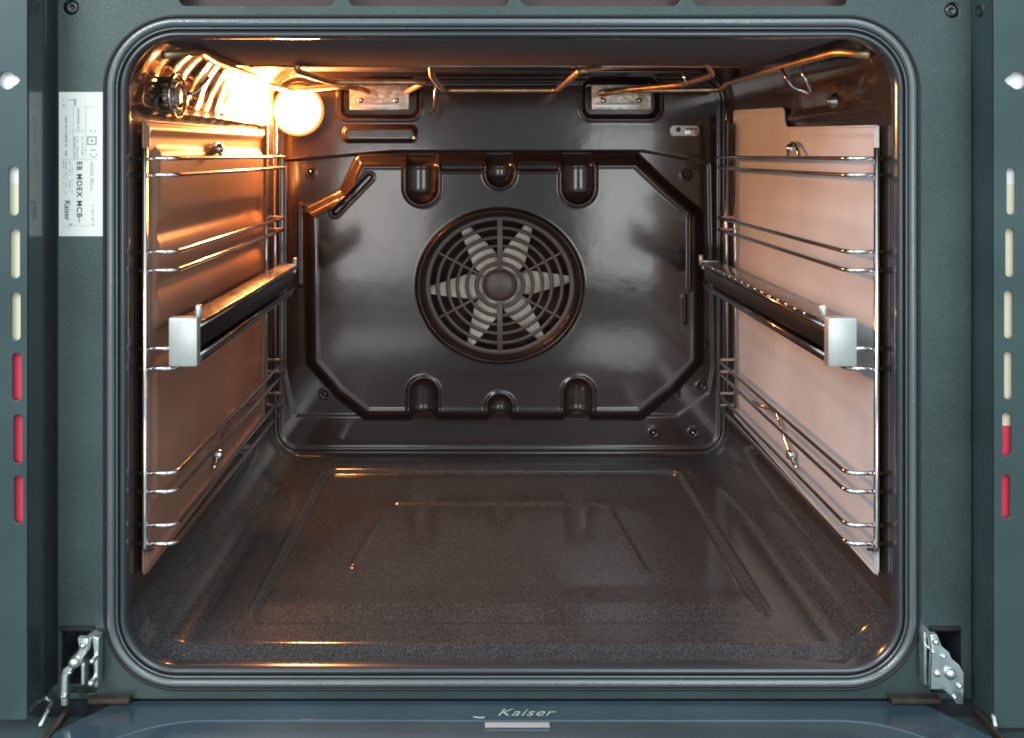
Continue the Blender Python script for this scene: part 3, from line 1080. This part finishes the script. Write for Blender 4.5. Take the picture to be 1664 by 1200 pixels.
def hinge(sgn):
    g = empty('door_hinge', parent=oven)
    X = lambda px: PX(px, -.012)
    Z = lambda py: PZ(py, -.012)
    if sgn < 0:
        arm = [(128, 1034), (146, 1036), (146, 1054), (138, 1066), (132, 1080), (118, 1086), (112, 1098), (112, 1145), (101, 1145), (101, 1098), (104, 1086), (116, 1078), (124, 1064), (131, 1054)]
        plate = [(143, 1036), (157, 1042), (156, 1122), (149, 1124), (149, 1060)]
        rol = (124, 1073)
        foot = [(104, 1146), (120, 1139), (96, 1176), (84, 1178)]
    else:
        arm = [(1508, 1030), (1520, 1028), (1528, 1048), (1540, 1058), (1544, 1068), (1556, 1078), (1564, 1092), (1563, 1142), (1552, 1142), (1540, 1126), (1530, 1118), (1510, 1118), (1512, 1060)]
        plate = [(1505, 1032), (1510, 1032), (1511, 1118), (1506, 1118)]
        rol = (1540, 1091)
        foot = [(1552, 1140), (1566, 1142), (1590, 1162), (1584, 1168)]
    link('hinge_arm', prism_mesh([(X(a), Z(b)) for a, b in arm], -.014, -.010, .0008), 'zinc', g)
    link('hinge_plate', prism_mesh([(X(a), Z(b)) for a, b in plate], -.009, -.002, .0005), 'zinc', g)
    c_ = (X(rol[0]), 0, Z(rol[1]))
    link('hinge_roller', lathe_mesh([(.0001, -.0175), (.0022, -.0172), (.0032, -.0160), (.0034, -.0130), (.0034, .0)], c_, 20), 'zinc', g)
    c2 = (X(138 if sgn < 0 else 1517), 0, Z(1046 if sgn < 0 else 1040))
    link('hinge_pin', lathe_mesh([(.0001, -.0165), (.0016, -.0160), (.0020, -.0140), (.0020, .0)], c2, 16), 'zinc', g)
    for bx_, by_, rr_ in (((108, 1128, .0014), (152, 1072, .0016), (150, 1108, .0020), (116, 1090, .0014)) if sgn < 0 else
                          ((1530, 1064, .0016), (1520, 1092, .0022), (1556, 1112, .0018), (1513, 1056, .0012), (1548, 1130, .0013))):
        c3 = (X(bx_), 0, Z(by_))
        link('hinge_rivet', lathe_mesh([(.0001, -.0156), (rr_ * .7, -.0153), (rr_, -.0140), (rr_, -.004)], c3, 14), 'zinc', g)
    xs_ = (X(133), X(139)) if sgn < 0 else (X(1534), X(1543))
    link('hinge_spacer', box_mesh((xs_[0], -.0135, Z(1112)), (xs_[1], -.006, Z(1076)), .0008), 'zinc', g)
    # foot running out into the door
    fz_ = dz + .0035
    xs = (-.252, -.2455) if sgn < 0 else (.2920, .2975)
    link('hinge_foot', box_mesh((xs[0] + .0015, -.040, dz - .0035), (xs[1] - .0012, -.010, fz_ - .002), .0008), 'tarnished', g)
    xt = (-.2385, -.2135) if sgn < 0 else (.2465, .2760)
    link('hinge_tab', box_mesh((xt[0], -.0065, dz + .0010), (xt[1], -.0010, dz + .0040), .0004), 'tarnished', g)
    link('hinge_rod', tube_mesh([(xs[0] - .004 * (1 if sgn < 0 else -1), -.030, dz + .002), ((xs[0] + xs[1]) / 2 - sgn * -.010, -.008, dz + .004), ((xs[0] + xs[1]) / 2 + sgn * .018, -.003, dz + .0035)], .0012, 8, .004), 'zinc', g)
    return g


hinge(-1)
hinge(1)
